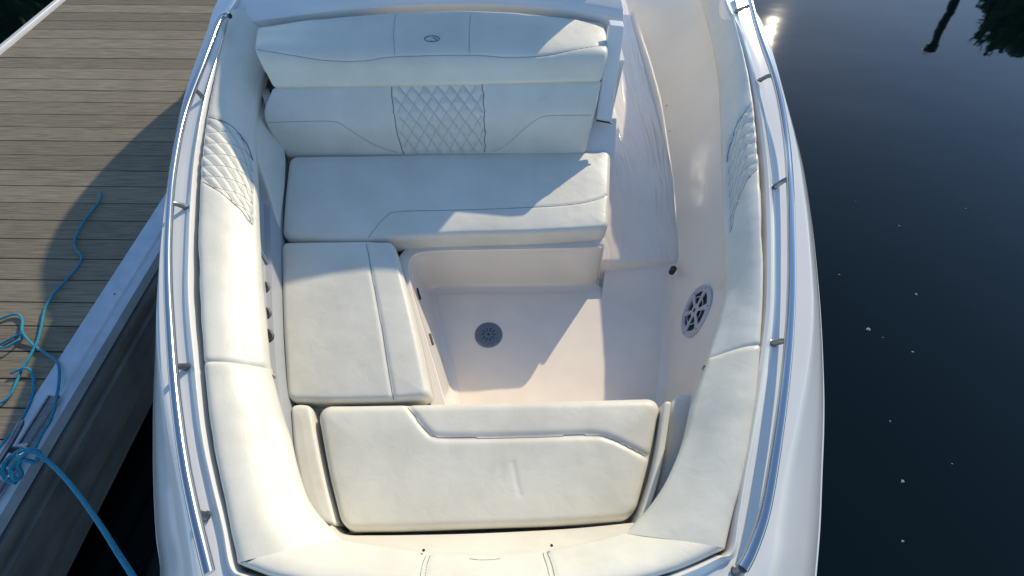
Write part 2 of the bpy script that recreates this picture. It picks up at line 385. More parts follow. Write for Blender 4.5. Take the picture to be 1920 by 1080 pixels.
# gunwale: photo-traced outer edge (rub rail line) and inner ridge, port and starboard; world-space where out of frame
ext = lambda *a: [np.array(p, float) for p in a]
def zs(v): return max(0, (250 - v) / 200) * .06
def zo(v): return -.085 - .11 * min(1, max(0, (v - 600) / 420))
portO = [P(u, v, zo(v) + zs(v)) for u, v in [(424, -5), (388, 90), (353, 190), (330, 290), (314, 390), (304, 480), (298, 560), (291, 700), (288, 800), (289, 900), (294, 1000), (302, 1080)]]
portI = [P(u, v, .004 + zs(v)) for u, v in [(440, 20), (422, 85), (394, 180), (374, 285), (366, 380), (363, 470), (363, 560), (375, 687), (388, 810), (406, 900), (428, 990), (443, 1062)]]
stbO = [P(u, v, zo(v) + zs(v)) for u, v in [(1398, -10), (1440, 80), (1472, 190), (1502, 300), (1519, 400), (1530, 500), (1538, 600), (1543, 720), (1543, 800), (1540, 880), (1536, 980), (1528, 1080)]]
stbI = [P(u, v, .004 + zs(v)) for u, v in [(1352, -10), (1382, 65), (1413, 183), (1428, 290), (1434, 390), (1435, 480), (1432, 590), (1415, 720), (1400, 820), (1388, 890), (1375, 975), (1364, 1034)]]
cx = -.085
bowO = ext((-.94, -.25, -.20), (-.83, -.48, -.20), (-.62, -.68, -.20), (-.38, -.80, -.20), (cx, -.84, -.20), (.21, -.80, -.20), (.45, -.68, -.20), (.66, -.48, -.20), (.77, -.25, -.20))
frI = [P(u, v, .004) for u, v in [(470, 1078), (520, 1094), (600, 1108), (760, 1124), (905, 1128), (1050, 1120), (1200, 1092), (1290, 1062), (1340, 1042)]]
aftPO = ext((-1.66, 4.6, .02), (-1.67, 3.6, .0)); aftPI = ext((-1.40, 4.6, .08), (-1.41, 3.6, .075))
aftSO = ext((1.60, 3.6, .0), (1.60, 4.6, .02)); aftSI = ext((1.36, 3.6, .075), (1.36, 4.6, .08))
GO = aftPO + portO + bowO + stbO[::-1] + aftSO
GI = aftPI + portI + frI + stbI[::-1] + aftSI
assert len(GO) == len(GI)
n = 420
A = knots(GO, n); Bq = knots(GI, n)
ar = []                                   # share of the width taken by the steep outer shoulder: narrow amidships, wide at the bow
for i in range(n):
    y = (A[i][1] + Bq[i][1]) / 2; t = min(1, max(0, (.75 - y) / .75)); ar.append(.33 + .38 * t * t * (3 - 2 * t))
prof = [(0, -.03), (0, -.004), (.05, .10), (.35, .42), (.70, .76), (.92, .96), (1.0, 1.0), (1.08, 1.0)]
tail_ = [(.25, 0), (.5, 0), (.70, -.002), (.78, .002), (.85, .011), (.92, .014), (.98, .006), (1.0, -.02), (1.0, -.10)]
G = np.zeros((len(prof) + len(tail_), n, 3))
for i in range(n):
    zo_, zi_ = A[i][2], Bq[i][2]
    for j, (a, g) in enumerate(prof):
        G[j, i] = A[i] * (1 - a * ar[i]) + Bq[i] * a * ar[i]; G[j, i, 2] = zo_ + (zi_ - zo_) * g if g >= 0 else zo_ + g * .4
    for j, (a, h) in enumerate(tail_):
        b_ = ar[i] * 1.08 + (1 - ar[i] * 1.08) * a; G[len(prof) + j, i] = A[i] * (1 - b_) + Bq[i] * b_; G[len(prof) + j, i, 2] = zi_ + h
gun = MB().grid(G).build('gunwale', M['gelcoat'], boat, auto=38)
# hull sides down to and under the water
HP = [(0, -.012, 1), (.0, -.035, 1.0), (-.02, -.05, 1.0), (-.05, -.30, 1), (-.12, -.62, 1), (-.22, -1.0, 1), (-.5, -1.25, 1)]
ctr = np.array((cx, 1.9, 0)); G = np.zeros((len(HP), n, 3)); T = np.gradient(A, axis=0); NN = np.stack([T[:, 1], -T[:, 0], 0 * T[:, 0]], 1); NN /= np.linalg.norm(NN, axis=1)[:, None]
for i in range(n):
    if NN[i] @ (A[i] - np.array((cx, max(A[i][1], .5) , 0))) < 0: NN[i] *= -1
    for j, (o_, h, _) in enumerate(HP): G[j, i] = A[i] + NN[i] * o_; G[j, i, 2] += h
hull = MB().grid(G).build('hull', M['gelcoat'], boat, auto=50)
rr = np.array([A[i] + NN[i] * .004 + np.array((0, 0, -.022)) for i in range(n)])
MB().tube(rr, .011, 8).build('rub_rail', M['trim'], hull)
# bow deck plate in front of the coaming is part of the gunwale sweep; foredeck seam
# handrails
def rail(pts, z, stn, name='handrail'):
    c = np.array([P(u, v, z + zs(v)) for u, v in pts]); n_ = 120; c = knots(c, n_)
    m = MB().tube(c, .013, 14); o = m.build(name, M['steel'], boat); return o, c
railP, cP = rail([(431, 30), (424, 28), (412, 40), (383, 115), (346, 215), (325, 320), (316, 430), (315, 520), (319, 610), (328, 730), (343, 850), (362, 950), (392, 1075)], .055, None)
railS, cS = rail([(1396, -40), (1421, 55), (1455, 155), (1473, 250), (1481, 340), (1484, 440), (1484, 540), (1479, 640), (1469, 740), (1455, 840), (1441, 925), (1428, 980), (1408, 1035), (1392, 1066)], .055, None)
def stanchion(o, c, v, u_in):
    # foot on the gunwale just inboard, leaning out to the tube
    best = min(range(len(c)), key=lambda i: abs(Vector(c[i] - np.array((0, 0, H))).normalized().dot(Vector(ray(0, 0)).normalized()) * 0 + proj_v(c[i]) - v))
    p = c[best]; f = P(u_in[0], u_in[1], .012 + zs(u_in[1]))
    m = MB(); m.tube(cat([f, (f + p) / 2 + np.array((0, 0, .006)), p], 8), [.0115, .0105, .010, .010, .0095, .0095, .0095, .0095], 10)
    m.disc(f, (0, 0, 1), .0, .013, .003, -.002)
    m.build('stanchion', M['steel_dull'], o)
def proj_v(p):
    z = p[2] - H; fw = p[1] * CT - z * ST; up = p[1] * ST + z * CT; return 540 - F * up / fw
for v, uv in ((170, (380, 182)), (378, (348, 388)), (683, (349, 688)), (960, (385, 968))): stanchion(railP, cP, v, uv)
for v, uv in ((14, (1380, 22)), (140, (1425, 150)), (338, (1452, 350)), (636, (1451, 643)), (1066, (1381, 1072))): stanchion(railS, cS, v, uv)

# ---- coaming bolsters
bprof = [(0, -.03), (.02, .0), (.08, .022), (.2, .034), (.42, .036), (.62, .026), (.8, .008), (.92, -.004), (1.0, -.014), (1.01, -.035), (.96, -.06), (.9, -.07)]
def zO(v): return zs(v)
def bolster(O, I, n_, ends, label, endr=.028, zi=-.055, prof=bprof, mt='vinyl'):
    Oo = [P(u, v, zO(v)) if len((u, v)) == 2 else None for u, v in O]; Ii = [P(u, v, zi + zO(v)) for u, v in I]
    s = strip(Oo, Ii, prof, n_, endr, ends, amp=.003); s.label = label; s.mt = mt; return s
# port, aft piece with quilted panel
bA = bolster([(428, 30), (416, 90), (400, 160), (386, 235), (376, 320), (372, 420), (373, 520), (377, 610), (383, 688)],
             [(522, 30), (502, 105), (484, 170), (474, 232), (475, 300), (477, 400), (481, 500), (488, 600), (497, 692)], 240, (0, 1), None)
def quilt(top, bot, ca_, cb_, nA, slope, both=True):
    """lines criss-crossing the panel between two border lines"""
    t = cat([(u, v, 0.) for u, v in top], 21); b = cat([(u, v, 0.) for u, v in bot], 21); L = []
    for fam in ((slope, -slope) if both else (slope,)):
        for k in range(-nA, 2 * nA):
            q0 = (k + .5) / nA; pts = []
            for i in range(21):
                q = q0 + fam * i / 20
                if 0 <= q <= 1: pts.append(tuple((t[i] * (1 - q) + b[i] * q)[:2]))
            if len(pts) > 2: L.append(pts)
    return L
topA = [(386, 218), (415, 225), (440, 240), (462, 268), (474, 300)]; botA = [(376, 338), (400, 350), (430, 372), (455, 395), (474, 420)]
bA.carve([topA, botA], .006, .004, .0017)
bA.carve(quilt(topA, botA, 0, 0, 6, .42), .010, .0065, .0009, pale=True)
bA.carve([[(462, 520), (455, 560), (458, 620), (468, 680)]], .006, .001, .0006, thr=False)
bA.build('coaming_bolster', M['vinyl'], boat, 'long padded bolster on the dock side with a quilted panel near its aft end')
# port forward piece
bB = bolster([(382, 678), (389, 760), (400, 840), (412, 900), (426, 975), (443, 1058)], [(495, 682), (514, 755), (534, 818), (552, 888), (578, 950), (632, 1012)], 170, (1, 0), None)
bB.build('coaming_bolster', M['vinyl'], boat, 'plain bolster on the dock side curving into the bow corner')
bC = bolster([(443, 1058), (520, 1086), (660, 1108), (905, 1120), (1130, 1104), (1270, 1072), (1362, 1029)], [(632, 1012), (700, 1024), (790, 1036), (905, 1042), (1030, 1032), (1100, 1021), (1180, 1000)], 200, (0, 0), None)
bC.carve([[(798, 1040), (791, 1060), (788, 1079)], [(806, 1040), (800, 1060), (797, 1079)], [(1018, 1036), (1026, 1060), (1030, 1079)], [(1026, 1035), (1035, 1060), (1040, 1079)]], .005, .003, .001)
bC.carve([[(446, 1059), (500, 1036), (548, 1016), (590, 1012), (628, 1014)], [(1361, 1030), (1310, 1010), (1270, 988), (1232, 984), (1190, 997)]], .006, .004, .0016)
bC.carve([[(880, 1046), (905, 1048), (936, 1046)]], .006, .003, .001)
oC = bC.build('coaming_bolster', M['vinyl'], boat, 'bow bolster across the front with two cross seams')
bD = bolster([(1362, 1029), (1378, 965), (1392, 905), (1405, 830), (1416, 760), (1428, 645)], [(1180, 1000), (1226, 950), (1262, 888), (1290, 818), (1307, 750), (1336, 664)], 170, (0, 1), None)
bD.build('coaming_bolster', M['vinyl'], boat, 'plain bolster on the water side curving into the bow corner')
bE = bolster([(1426, 656), (1429, 580), (1429, 500), (1427, 410), (1422, 310), (1411, 195), (1394, 110), (1372, 30), (1340, -60)],
             [(1330, 676), (1356, 590), (1369, 520), (1366, 420), (1361, 310), (1358, 200), (1350, 110), (1334, 30), (1305, -60)], 260, (1, 0), None, zi=-.075)
topE = [(1408, 196), (1392, 212), (1378, 240), (1368, 270), (1363, 302)]; botE = [(1424, 312), (1404, 330), (1388, 360), (1375, 395), (1368, 435)]
bE.carve([topE, botE], .006, .004, .0017)
bE.carve(quilt(topE, botE, 0, 0, 6, .42), .010, .0065, .0009, pale=True)
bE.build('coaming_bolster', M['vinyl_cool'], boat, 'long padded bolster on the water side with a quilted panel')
# starboard flat fold where the bolsters overlap
# ---- seat cushions
ZS = -.25
def rowz(pts, z): return [P(u, v, z) for u, v in pts]
def edge(a, b, k=5): return [np.array(a) * (1 - t) + np.array(b) * t for t in np.linspace(0, 1, k)]
bench = cushion([rowz([(541, 291), (700, 289), (850, 286), (1000, 283), (1146, 281)], ZS), rowz([(532, 370), (700, 369), (850, 366), (1000, 362), (1144, 356)], ZS), rowz([(527, 446), (685, 448), (850, 440), (1000, 436), (1141, 428)], ZS)], (0, 0, 1), r=.024, thick=.105, puff=.01, rc=.045, seed=2)
bench.carve([[(690, 446), (705, 425), (725, 405), (750, 396), (900, 392), (1050, 385), (1110, 376), (1143, 364)]], .006, .003, .0012)
bench.build('seat_cushion', M['vinyl'], boat, 'wide aft bench cushion under the backrest')
lseat = cushion([rowz([(525, 452), (600, 451), (680, 450), (738, 452)], ZS), rowz([(528, 600), (610, 600), (700, 600), (776, 598)], ZS), rowz([(536, 752), (630, 753), (720, 751), (808, 745)], ZS)], (0, 0, 1), r=.024, thick=.085, puff=.01, rc=.035, seed=5)
lseat.carve([[(686, 452), (698, 520), (713, 600), (726, 680), (738, 750)]], .008, .005, .0014)
lseat.build('seat_cushion', M['vinyl'], boat, 'side seat cushion on the dock side, half in sun')
front = cushion([rowz([(590, 759), (750, 757), (905, 753), (1080, 749), (1244, 744)], ZS + .01), rowz([(612, 880), (760, 876), (905, 872), (1060, 868), (1220, 862)], ZS + .01), rowz([(640, 998), (770, 996), (905, 991), (1050, 986), (1190, 976)], ZS + .01)], (0, 0, 1), r=.028, thick=.09, puff=.012, rc=.05, seed=9)
front.carve([[(762, 757), (778, 780), (800, 808), (822, 819), (900, 820), (1000, 818), (1110, 815), (1145, 822), (1180, 838), (1218, 858)]], .011, .008, .0012)
front.carve([[(962, 868), (967, 895), (975, 928)]], .008, .0022, thr=False)
front.carve([[(940, 876), (938, 900)]], .012, .0012, thr=False)
front.build('seat_cushion', M['vinyl'], boat, 'bow seat cushion with an angled front panel and small creases')
padL = cushion([rowz([(543, 760), (562, 757), (583, 760)], ZS), rowz([(550, 850), (575, 850), (600, 850)], ZS), rowz([(566, 925), (593, 930), (618, 925)], ZS), rowz([(596, 978), (615, 984), (634, 988)], ZS)], (0, 0, 1), r=.018, thick=.09, puff=.006, rc=.02, seed=7)
padL.build('side_pad', M['vinyl'], boat, 'narrow curved pad between the dock-side bolster and the bow seat')
padR = cushion([[P(1260, 745, -.27), P(1282, 737, -.27), P(1310, 742, -.28)], [P(1246, 850, -.27), P(1268, 850, -.27), P(1292, 850, -.28)], [P(1230, 920, -.27), P(1245, 918, -.27), P(1264, 915, -.28)], [P(1212, 975, -.27), P(1218, 972, -.27), P(1226, 968, -.28)]], (0, 0, 1), r=.020, thick=.06, puff=.004, rc=.025, seed=8)
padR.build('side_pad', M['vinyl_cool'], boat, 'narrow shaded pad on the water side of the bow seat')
lip = cushion([[P(1246, 752, -.215), P(1260, 752, -.215)], [P(1232, 850, -.215), P(1246, 850, -.215)], [P(1214, 925, -.215), P(1228, 925, -.215)], [P(1192, 985, -.22), P(1206, 985, -.22)]], (0, 0, 1), r=.008, thick=.07, puff=.0, rc=.009, seed=8)
lip.build('cushion_lip', M['vinyl'], boat, 'thin cream strip along the water side of the bow seat')

# backrests
lower = cushion([[Q(u, v, 1.88) for u, v in [(510, 163), (650, 159), (800, 156), (960, 152), (1129, 149)]],
                 [Q(u, v, 1.765) for u, v in [(494, 222), (650, 226), (800, 224), (960, 220), (1116, 214)]],
                 [Q(u, v, 1.70) for u, v in [(538, 299), (680, 299), (820, 297), (960, 294), (1098, 289)]]], (0, -1, .2), r=.016, thick=.11, puff=.01, rc=.02, seed=12)
qt = [(734, 160), (779, 160), (823, 159), (865, 158), (905, 157)]; qb = [(756, 290), (795, 290), (832, 289), (870, 288), (909, 287)]
lower.carve([[(734, 162), (738, 210), (746, 255), (757, 289)], [(904, 158), (907, 220), (909, 286)]], .007, .005, .0022)
ql = []
for fam in (1, -1):
    for k in range(-6, 14):
        pts = []
        for t in np.linspace(0, 1, 14):
            s_ = (k + .5) / 7.0 + fam * t * .52
            if 0 <= s_ <= 1: pts.append((734 + 171 * s_ + t * (22 - 18 * s_), 161 + 127 * t - s_ * 3))
        if len(pts) > 2: ql.append(pts)
lower.carve(ql, .011, .008, .0012, pale=True)
lower.carve([[(500, 230), (560, 228), (625, 228), (650, 240), (690, 266), (722, 280), (745, 286)], [(925, 284), (950, 272), (985, 240), (1010, 222), (1030, 217), (1080, 216), (1114, 216)]], .005, .002, .0010)
lower.build('backrest_cushion', M['vinyl'], boat, 'lower backrest cushion with a quilted centre panel')
upper = cushion([[Q(u, v, 2.28) for u, v in [(482, 52), (600, 34), (800, 20), (960, 22), (1132, 42)]],
                 [Q(u, v, 2.12) for u, v in [(478, 72), (600, 66), (800, 62), (960, 62), (1139, 68)]],
                 [Q(u, v, 1.955) for u, v in [(480, 100), (600, 106), (800, 106), (960, 106), (1140, 98)]],
                 [Q(u, v, 1.865) for u, v in [(512, 166), (650, 163), (800, 160), (960, 156), (1128, 152)]]], (0, -.6, .8), r=.016, thick=.11, puff=.01, rc=.022, seed=15)
upper.carve([[(482, 92), (540, 102), (610, 113), (680, 114), (740, 106), (880, 103), (950, 107), (1020, 104), (1080, 92), (1136, 82)]], .006, .003, .0012)
upper.carve([[(742, 22), (738, 60), (740, 102)], [(882, 20), (880, 60), (880, 100)]], .006, .003, .0008)
# embroidered oval emblem
em = MB(); el = [(810 + 14 * math.cos(a), 73 + 5.5 * math.sin(a)) for a in np.linspace(.3, 2 * math.pi + .1, 26)]
d1 = upper.drape(el, 2); d2 = upper.drape([(812, 71), (818, 74), (816, 78), (806, 77)], 2)
uo = upper.build('backrest_cushion', M['vinyl'], boat, 'upper backrest cushion with a small oval emblem')
for d in (d1, d2):
    if len(d) > 3: em.tube(d + np.array((0, -.0007, .0012)), .0022, 6)
em.build('emblem', M['thread'], uo)

# side pad of the bench, port: soft wall from bolster down to the seat in the aft corner
sp = cushion([[P(480, 172, -.06), P(481, 240, -.08), P(485, 305, -.10)], [Q(498, 160, 2.02), P(504, 262, -.15), P(504, 362, -.17)], [Q(514, 185, 1.92), P(537, 300, -.25), P(526, 438, -.25)]], (1, 0, .5), r=.010, thick=.05, puff=.003, rc=.012, seed=21)
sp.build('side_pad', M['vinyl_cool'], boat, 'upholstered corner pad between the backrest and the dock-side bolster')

# ---- moulded inner liner
# port side wall under the bolster, down past the seat
wO = [P(u, v, -.10) for u, v in [(440, 60), (440, 200), (455, 300), (462, 400), (466, 500), (474, 600), (485, 694), (504, 760), (526, 830), (545, 890), (572, 948), (625, 1008)]]
wM = [P(u, v, -.20) for u, v in [(500, 100), (505, 220), (508, 310), (507, 400), (509, 500), (512, 600), (519, 700), (530, 765), (540, 835), (556, 895), (582, 950), (632, 1006)]]
wI = [P(u, v, -.24) for u, v in [(530, 140), (528, 250), (527, 330), (524, 400), (524, 500), (526, 600), (531, 700), (540, 765), (546, 840), (562, 905), (590, 960), (638, 1008)]]
n_ = 120; a_, b_, c_ = knots(wO, n_), knots(wM, n_), knots(wI, n_); d_ = c_.copy(); d_[:, 2] = -.42
G = np.array([a_, a_ * .3 + b_ * .7 + np.array((-.01, 0, -.025)), b_, c_, c_ + np.array((.003, 0, -.02)), d_])
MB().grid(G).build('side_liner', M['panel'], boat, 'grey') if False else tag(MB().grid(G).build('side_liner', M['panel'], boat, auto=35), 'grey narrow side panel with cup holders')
# bow wall between front bolster and bow cushion
fO = [P(u, v, -.08) for u, v in [(600, 1000), (640, 1010), (700, 1023), (790, 1035), (905, 1041), (1030, 1031), (1110, 1017), (1190, 990)]]
fI = [P(u, v, -.24) for u, v in [(620, 985), (645, 1002), (700, 1004), (790, 1003), (905, 1000), (1030, 994), (1110, 988), (1188, 980)]]
a_, c_ = knots(fO, 90), knots(fI, 90); d_ = c_.copy(); d_[:, 2] = -.42; m_ = a_ * .5 + c_ * .5 + np.array((0, -.012, 0.0))
MB().grid(np.array([a_ + np.array((0, -.04, .01)), a_, m_, c_, d_])).build('bow_liner', M['vinyl'], boat, auto=35)
# starboard side: tall wall from bolster to floor, with a soft cove
wO = [P(u, v, -.11) for u, v in [(1318, -40), (1340, 50), (1354, 130), (1362, 220), (1364, 300), (1368, 400), (1371, 500), (1364, 570), (1346, 635), (1326, 690), (1304, 760), (1284, 830), (1262, 890), (1225, 960)]]
wF = [P(u, v, z) for u, v, z in [(1165, -40, -.5), (1190, 43, -.5), (1214, 110, -.5), (1235, 180, -.5), (1248, 250, -.5), (1262, 340, -.5), (1270, 430, -.5), (1268, 500, -.52), (1262, 560, -.57), (1256, 640, -.59), (1250, 720, -.59), (1240, 800, -.59), (1228, 870, -.59), (1200, 950, -.59)]]
n_ = 160; a_, b_ = knots(wO, n_), knots(wF, n_); rows = [a_ + np.array((.06, 0, .0)), a_]
for t in np.linspace(.08, 1, 16):
    p = a_ * (1 - t) + b_ * t; bow = .035 * math.sin(math.pi * t) ** 1.0; z = a_[:, 2] * (1 - t ** .85) + b_[:, 2] * t ** .85
    p = p + np.array((bow, 0, 0)); p[:, 2] = z; rows.append(p)
Lr = rows[-1] + np.array((-.05, 0, -.012)); rows.append(Lr); rows.append(rows[-1] + np.array((-.3, 0, -.02)))
stw = Surf(np.array(rows)); stwall = stw.build('side_liner', M['liner'], boat)
stwall['label'] = 'tall beige moulded side wall along the walkway'
# cockpit floor with the step up to the walkway
ZF = -.60
m = MB(); pts = [(740, 560), (1290, 560), (1290, 1000), (560, 1000)]
fl = [P(700, 470, ZF), P(1330, 470, ZF), P(1330, 1000, ZF), P(560, 1000, ZF)]
xs = np.linspace(-.75, .95, 60); ys = np.linspace(-.05, 1.5, 60)
MB().grid(np.array([[(x, y, ZF) for x in xs] for y in ys])).build('cockpit_floor', M['floor'], boat)
st0 = P(1120, 517, ZF); st1 = P(1272, 513, ZF)
G = []
for t in np.linspace(0, 1, 20):
    p = st0 * (1 - t) + st1 * t; G.append([p + np.array(o_) for o_ in ((0, -.05, .001), (0, -.03, .004), (0, -.012, .016), (0, .004, .06), (0, .014, .086), (0, .04, .1), (0, .6, .1), (0, 1.6, .1), (0, 3.2, .1))])
G = np.array(G); G[0, :, 0] -= .12; G[-1, :, 0] += .06
G[1:-1, 6:, 0] += 0
MB().grid(G.transpose(1, 0, 2)).build('walkway_floor', M['film'], boat, auto=60)
# scupper hole beside the step
c = P(1259, 511, -.475); d = np.array((-.5, -.75, .45)); m = MB().disc(c, d, 0, .013, .0, .0); m.disc(c, d, .013, .016, .0, -.05); m.build('scupper', M['black'], boat)
# drain cover
c = P(916, 628, ZF); r_ = abs(P(942, 628, ZF)[0] - P(890, 628, ZF)[0]) / 2
m = MB().disc(c, (0, 0, 1), .0, r_ * .86, .006, .006, 40); m.disc(c, (0, 0, 1), r_ * .86, r_, .006, .0015, 40)
m.disc(c, (0, 0, 1), r_ * .60, r_ * .66, .0075, .0075, 40)
dr = m.build('drain_cover', M['drain'], boat)
for k in range(10):
    a = k * math.pi / 5; e = np.array((math.cos(a), math.sin(a), 0)); MB().tube([c + e * r_ * .28 + np.array((0, 0, .006)), c + e * r_ * .52 + np.array((0, 0, .006))], .0022, 6).build('slot', M['black'], dr)
MB().disc(c, (0, 0, 1), 0, .0055, .0075, .0068).build('screw', M['black'], dr)
# seat bases: L-shaped moulding round the well
zb = ZS - .08
def wall(top, bot, name, lab=None, lip=.012, mt='liner'):
    t = knots(top, 60); b = knots(bot, 60); nrm = np.gradient(t, axis=0); nr = np.stack([-nrm[:, 1], nrm[:, 0], 0 * nrm[:, 0]], 1); nr /= np.linalg.norm(nr, axis=1)[:, None]
    rows = [t - nr * .05 + np.array((0, 0, .0)), t, t + nr * .004 + np.array((0, 0, -.006))]
    for k in np.linspace(.05, .94, 10): rows.append(t * (1 - k) + b * k)
    rows += [b + np.array((0, 0, .012)) + nr * .002, b + nr * .012 + np.array((0, 0, .004)), b + nr * .035 + np.array((0, 0, .0012))]
    o = MB().grid(np.array(rows)).build(name, M[mt], boat, auto=50)
    if lab: o['label'] = lab
    return o
bt = [(1133, 461), (1100, 464), (1000, 466), (900, 468), (820, 470), (785, 474), (768, 486), (766, 510), (772, 545), (788, 600), (806, 660), (822, 715), (832, 750), (850, 800)]
bb = [(1122, 530), (1090, 537), (1000, 538), (900, 539), (840, 540), (815, 543), (806, 551), (808, 565), (812, 585), (820, 620), (830, 665), (840, 710), (848, 745), (860, 790)]
wall([P(u, v, zb - .01) for u, v in bt], [P(u, v, ZF) for u, v in bb], 'seat_base', 'beige moulding under the bench and the side seat')
# bench end wall facing the walkway
wall([P(1112, 290, zb), P(1120, 350, zb), P(1127, 410, zb), P(1131, 440, zb), P(1132, 458, zb - .004), P(1128, 466, zb - .01)][::1], [P(1103, 330, ZF + .1), P(1110, 390, ZF + .1), P(1113, 450, ZF + .1), P(1117, 500, ZF + .02), P(1121, 526, ZF), P(1118, 534, ZF)], 'seat_base', 'end of the aft bench facing the walkway')
# solid under seats so no light leaks
m = MB(); x0, x1 = P(540, 300, zb)[0] + .02, P(1120, 300, zb)[0] - .03
m.box(x0, x1, 1.22, 1.95, -.55, zb - .004); m.build('bench_locker', M['liner'], boat)
q = [P(545, 460, zb)[:2], P(738, 470, zb)[:2], P(795, 745, zb)[:2], P(845, 850, zb)[:2], P(560, 850, zb)[:2]]
MB().prism(q, -.56, zb - .006).build('side_locker', M['liner'], boat)
q = [P(600, 772, zb)[:2], P(1225, 760, zb)[:2], P(1175, 985, zb)[:2], P(655, 1000, zb)[:2]]
MB().prism(q, -.62, zb - .006).build('bow_locker', M['liner'], boat)
# hinges on the well wall
for (u, v) in ((785, 552), (809, 637)):
    m = MB(); a = P(u - 3, v - 11, -.42); b = P(u + 3, v + 9, -.42); m.tube([a, (a + b) / 2, b], .0055, 8); m.build('hinge', M['rubber'], boat)
# cup holders on the port ledge
for (u, v) in ((489, 541), (491, 590), (495, 632)):
    c = P(u, v, -.19); m = MB().disc(c, (.35, 0, 1), .026, .034, .006, .002, 30); o = m.build('cup_holder', M['rubber'], boat)
    MB().disc(c, (.35, 0, 1), 0, .027, .0045, .0045, 30).build('well', M['black'], o)
# grab handle
a = P(468, 440, -.14); b = P(500, 489, -.19); m = MB().tube(cat([a + np.array((0, 0, -.02)), a, (a + b) / 2 + np.array((.004, 0, .008)), b, b + np.array((.01, -.01, -.02))], 24), .0065, 10)
gh = m.build('grab_handle', M['steel'], boat); MB().disc(b + np.array((.01, -.012, -.018)), (.4, 0, 1), 0, .014, .006, .0).build('foot', M['rubber'], gh)
# speaker on the starboard wall
bvh = BVHTree.FromPolygons([tuple(v) for v in stw.V()], stw.F)
h = bvh.ray_cast(Vector((0, 0, H)), ray(1308, 584).normalized()); c = np.array(h[0]); nn = np.array(h[1]); nn *= -1 if nn[0] > 0 else 1
ha = bvh.ray_cast(Vector((0, 0, H)), ray(1328, 533).normalized())[0]; hb = bvh.ray_cast(Vector((0, 0, H)), ray(1283, 630).normalized())[0]
R_ = (Vector(ha) - Vector(hb)).length / 2 * .98
c = c + nn * .004; ax = np.array((0, 1., 0))
m = MB().disc(c, nn, R_ * .80, R_ * .97, .011, .007, 48); m.disc(c, nn, R_ * .97, R_, .007, -.012, 48); m.disc(c, nn, R_ * .74, R_ * .80, .003, .011, 48)
spk = m.build('speaker', M['grille'], boat)
MB().disc(c, nn, 0, R_ * .76, .001, .001, 40).build('cone', M['black'], spk)
u_ = np.cross(nn, (0, 0, 1.)); u_ /= np.linalg.norm(u_); v_ = np.cross(nn, u_)
def sp(r, a, h): return c + nn * h + r * R_ * (math.cos(a) * u_ + math.sin(a) * v_)
m = MB()
for k in range(6):
    a0 = k * math.pi / 3 + .25; ww = .14
    m.add([sp(.24, a0 - ww * 1.6, .009), sp(.24, a0 + ww * 1.6, .009), sp(.79, a0 + ww, .009), sp(.79, a0 - ww, .009), sp(.24, a0 - ww * 1.6, .004), sp(.24, a0 + ww * 1.6, .004), sp(.79, a0 + ww, .004), sp(.79, a0 - ww, .004)], [(0, 1, 2, 3), (0, 4, 5, 1), (2, 1, 5, 6), (3, 2, 6, 7), (0, 3, 7, 4)])
m.disc(c, nn, 0, R_ * .26, .012, .009, 24); m.disc(c, nn, R_ * .50, R_ * .54, .0095, .0095, 40)
m.build('grille', M['grille'], spk, smooth=False)
for k in range(6): MB().disc(sp(.88, k * math.pi / 3 + .25, .0095), nn, 0, .004, .002, .0).build('screw_head', M['rubber'], spk)
MB().disc(c, nn, 0, R_ * .08, .0135, .0125, 12).build('badge', M['rubber'], spk)
# small fastenings on the bow wall and side
for (u, v, z) in ((795, 1035, -.065), (1034, 1026, -.065)):
    MB().disc(P(u, v, z), (0, .5, 1), 0, .004, .012, .009, 12).build('screw', M['rubber'], boat)
for (u, v) in ((1250, 198), (1256, 246)):
    h = bvh.ray_cast(Vector((0, 0, H)), ray(u, v).normalized())
    if h[0]: MB().disc(np.array(h[0]), np.array(h[1]) * (-1 if h[1][0] > 0 else 1), 0, .007, .003, .001, 12).build('snap', M['steel_dull'], boat)

# ---- console behind the backrest
ZC = .13
def arc(dv, zc, n_=60, ya=0): return knots([P(u, v + dv, zc - .09 * max(0, (640 - u) / 210)) + np.array((0, ya, 0)) for u, v in [(430, 42), (520, 31), (620, 18), (720, 9), (820, 5), (920, 5), (1020, 11), (1110, 22), (1168, 33)]], n_)
e0 = arc(9, ZC - .02); e1 = arc(3, ZC); e2 = arc(-6, ZC + .012); 
rows = [e0 + np.array((0, 0, -.35)), e0 + np.array((0, 0, -.02)), e1, e2]
for k in (.02, .3, .6, 1.0, 1.5, 2.4): rows.append(e2 + np.array((0, k, .012 + min(k, .6) * .06)))
top = MB().grid(np.array(rows))
rt = np.array([r[-1] for r in rows]); G = np.array([rt, rt + np.array((.004, 0, -.02)), rt + np.array((.0, 0, -.9))]); top.grid(G)
lt = np.array([r[0] for r in rows]); G = np.array([lt, lt + np.array((-.004, 0, -.02)), lt + np.array((.0, 0, -.5))]); top.grid(G)
console = top.build('console', M['gelcoat'], boat, auto=50)
# body panels closing the console sides below the cushions
m = MB(); xr = P(1150, 200, -.2)[0]
m.box(-1.0, xr, 2.0, 2.3, -.5, .06); m.build('bulkhead', M['gelcoat'], console)
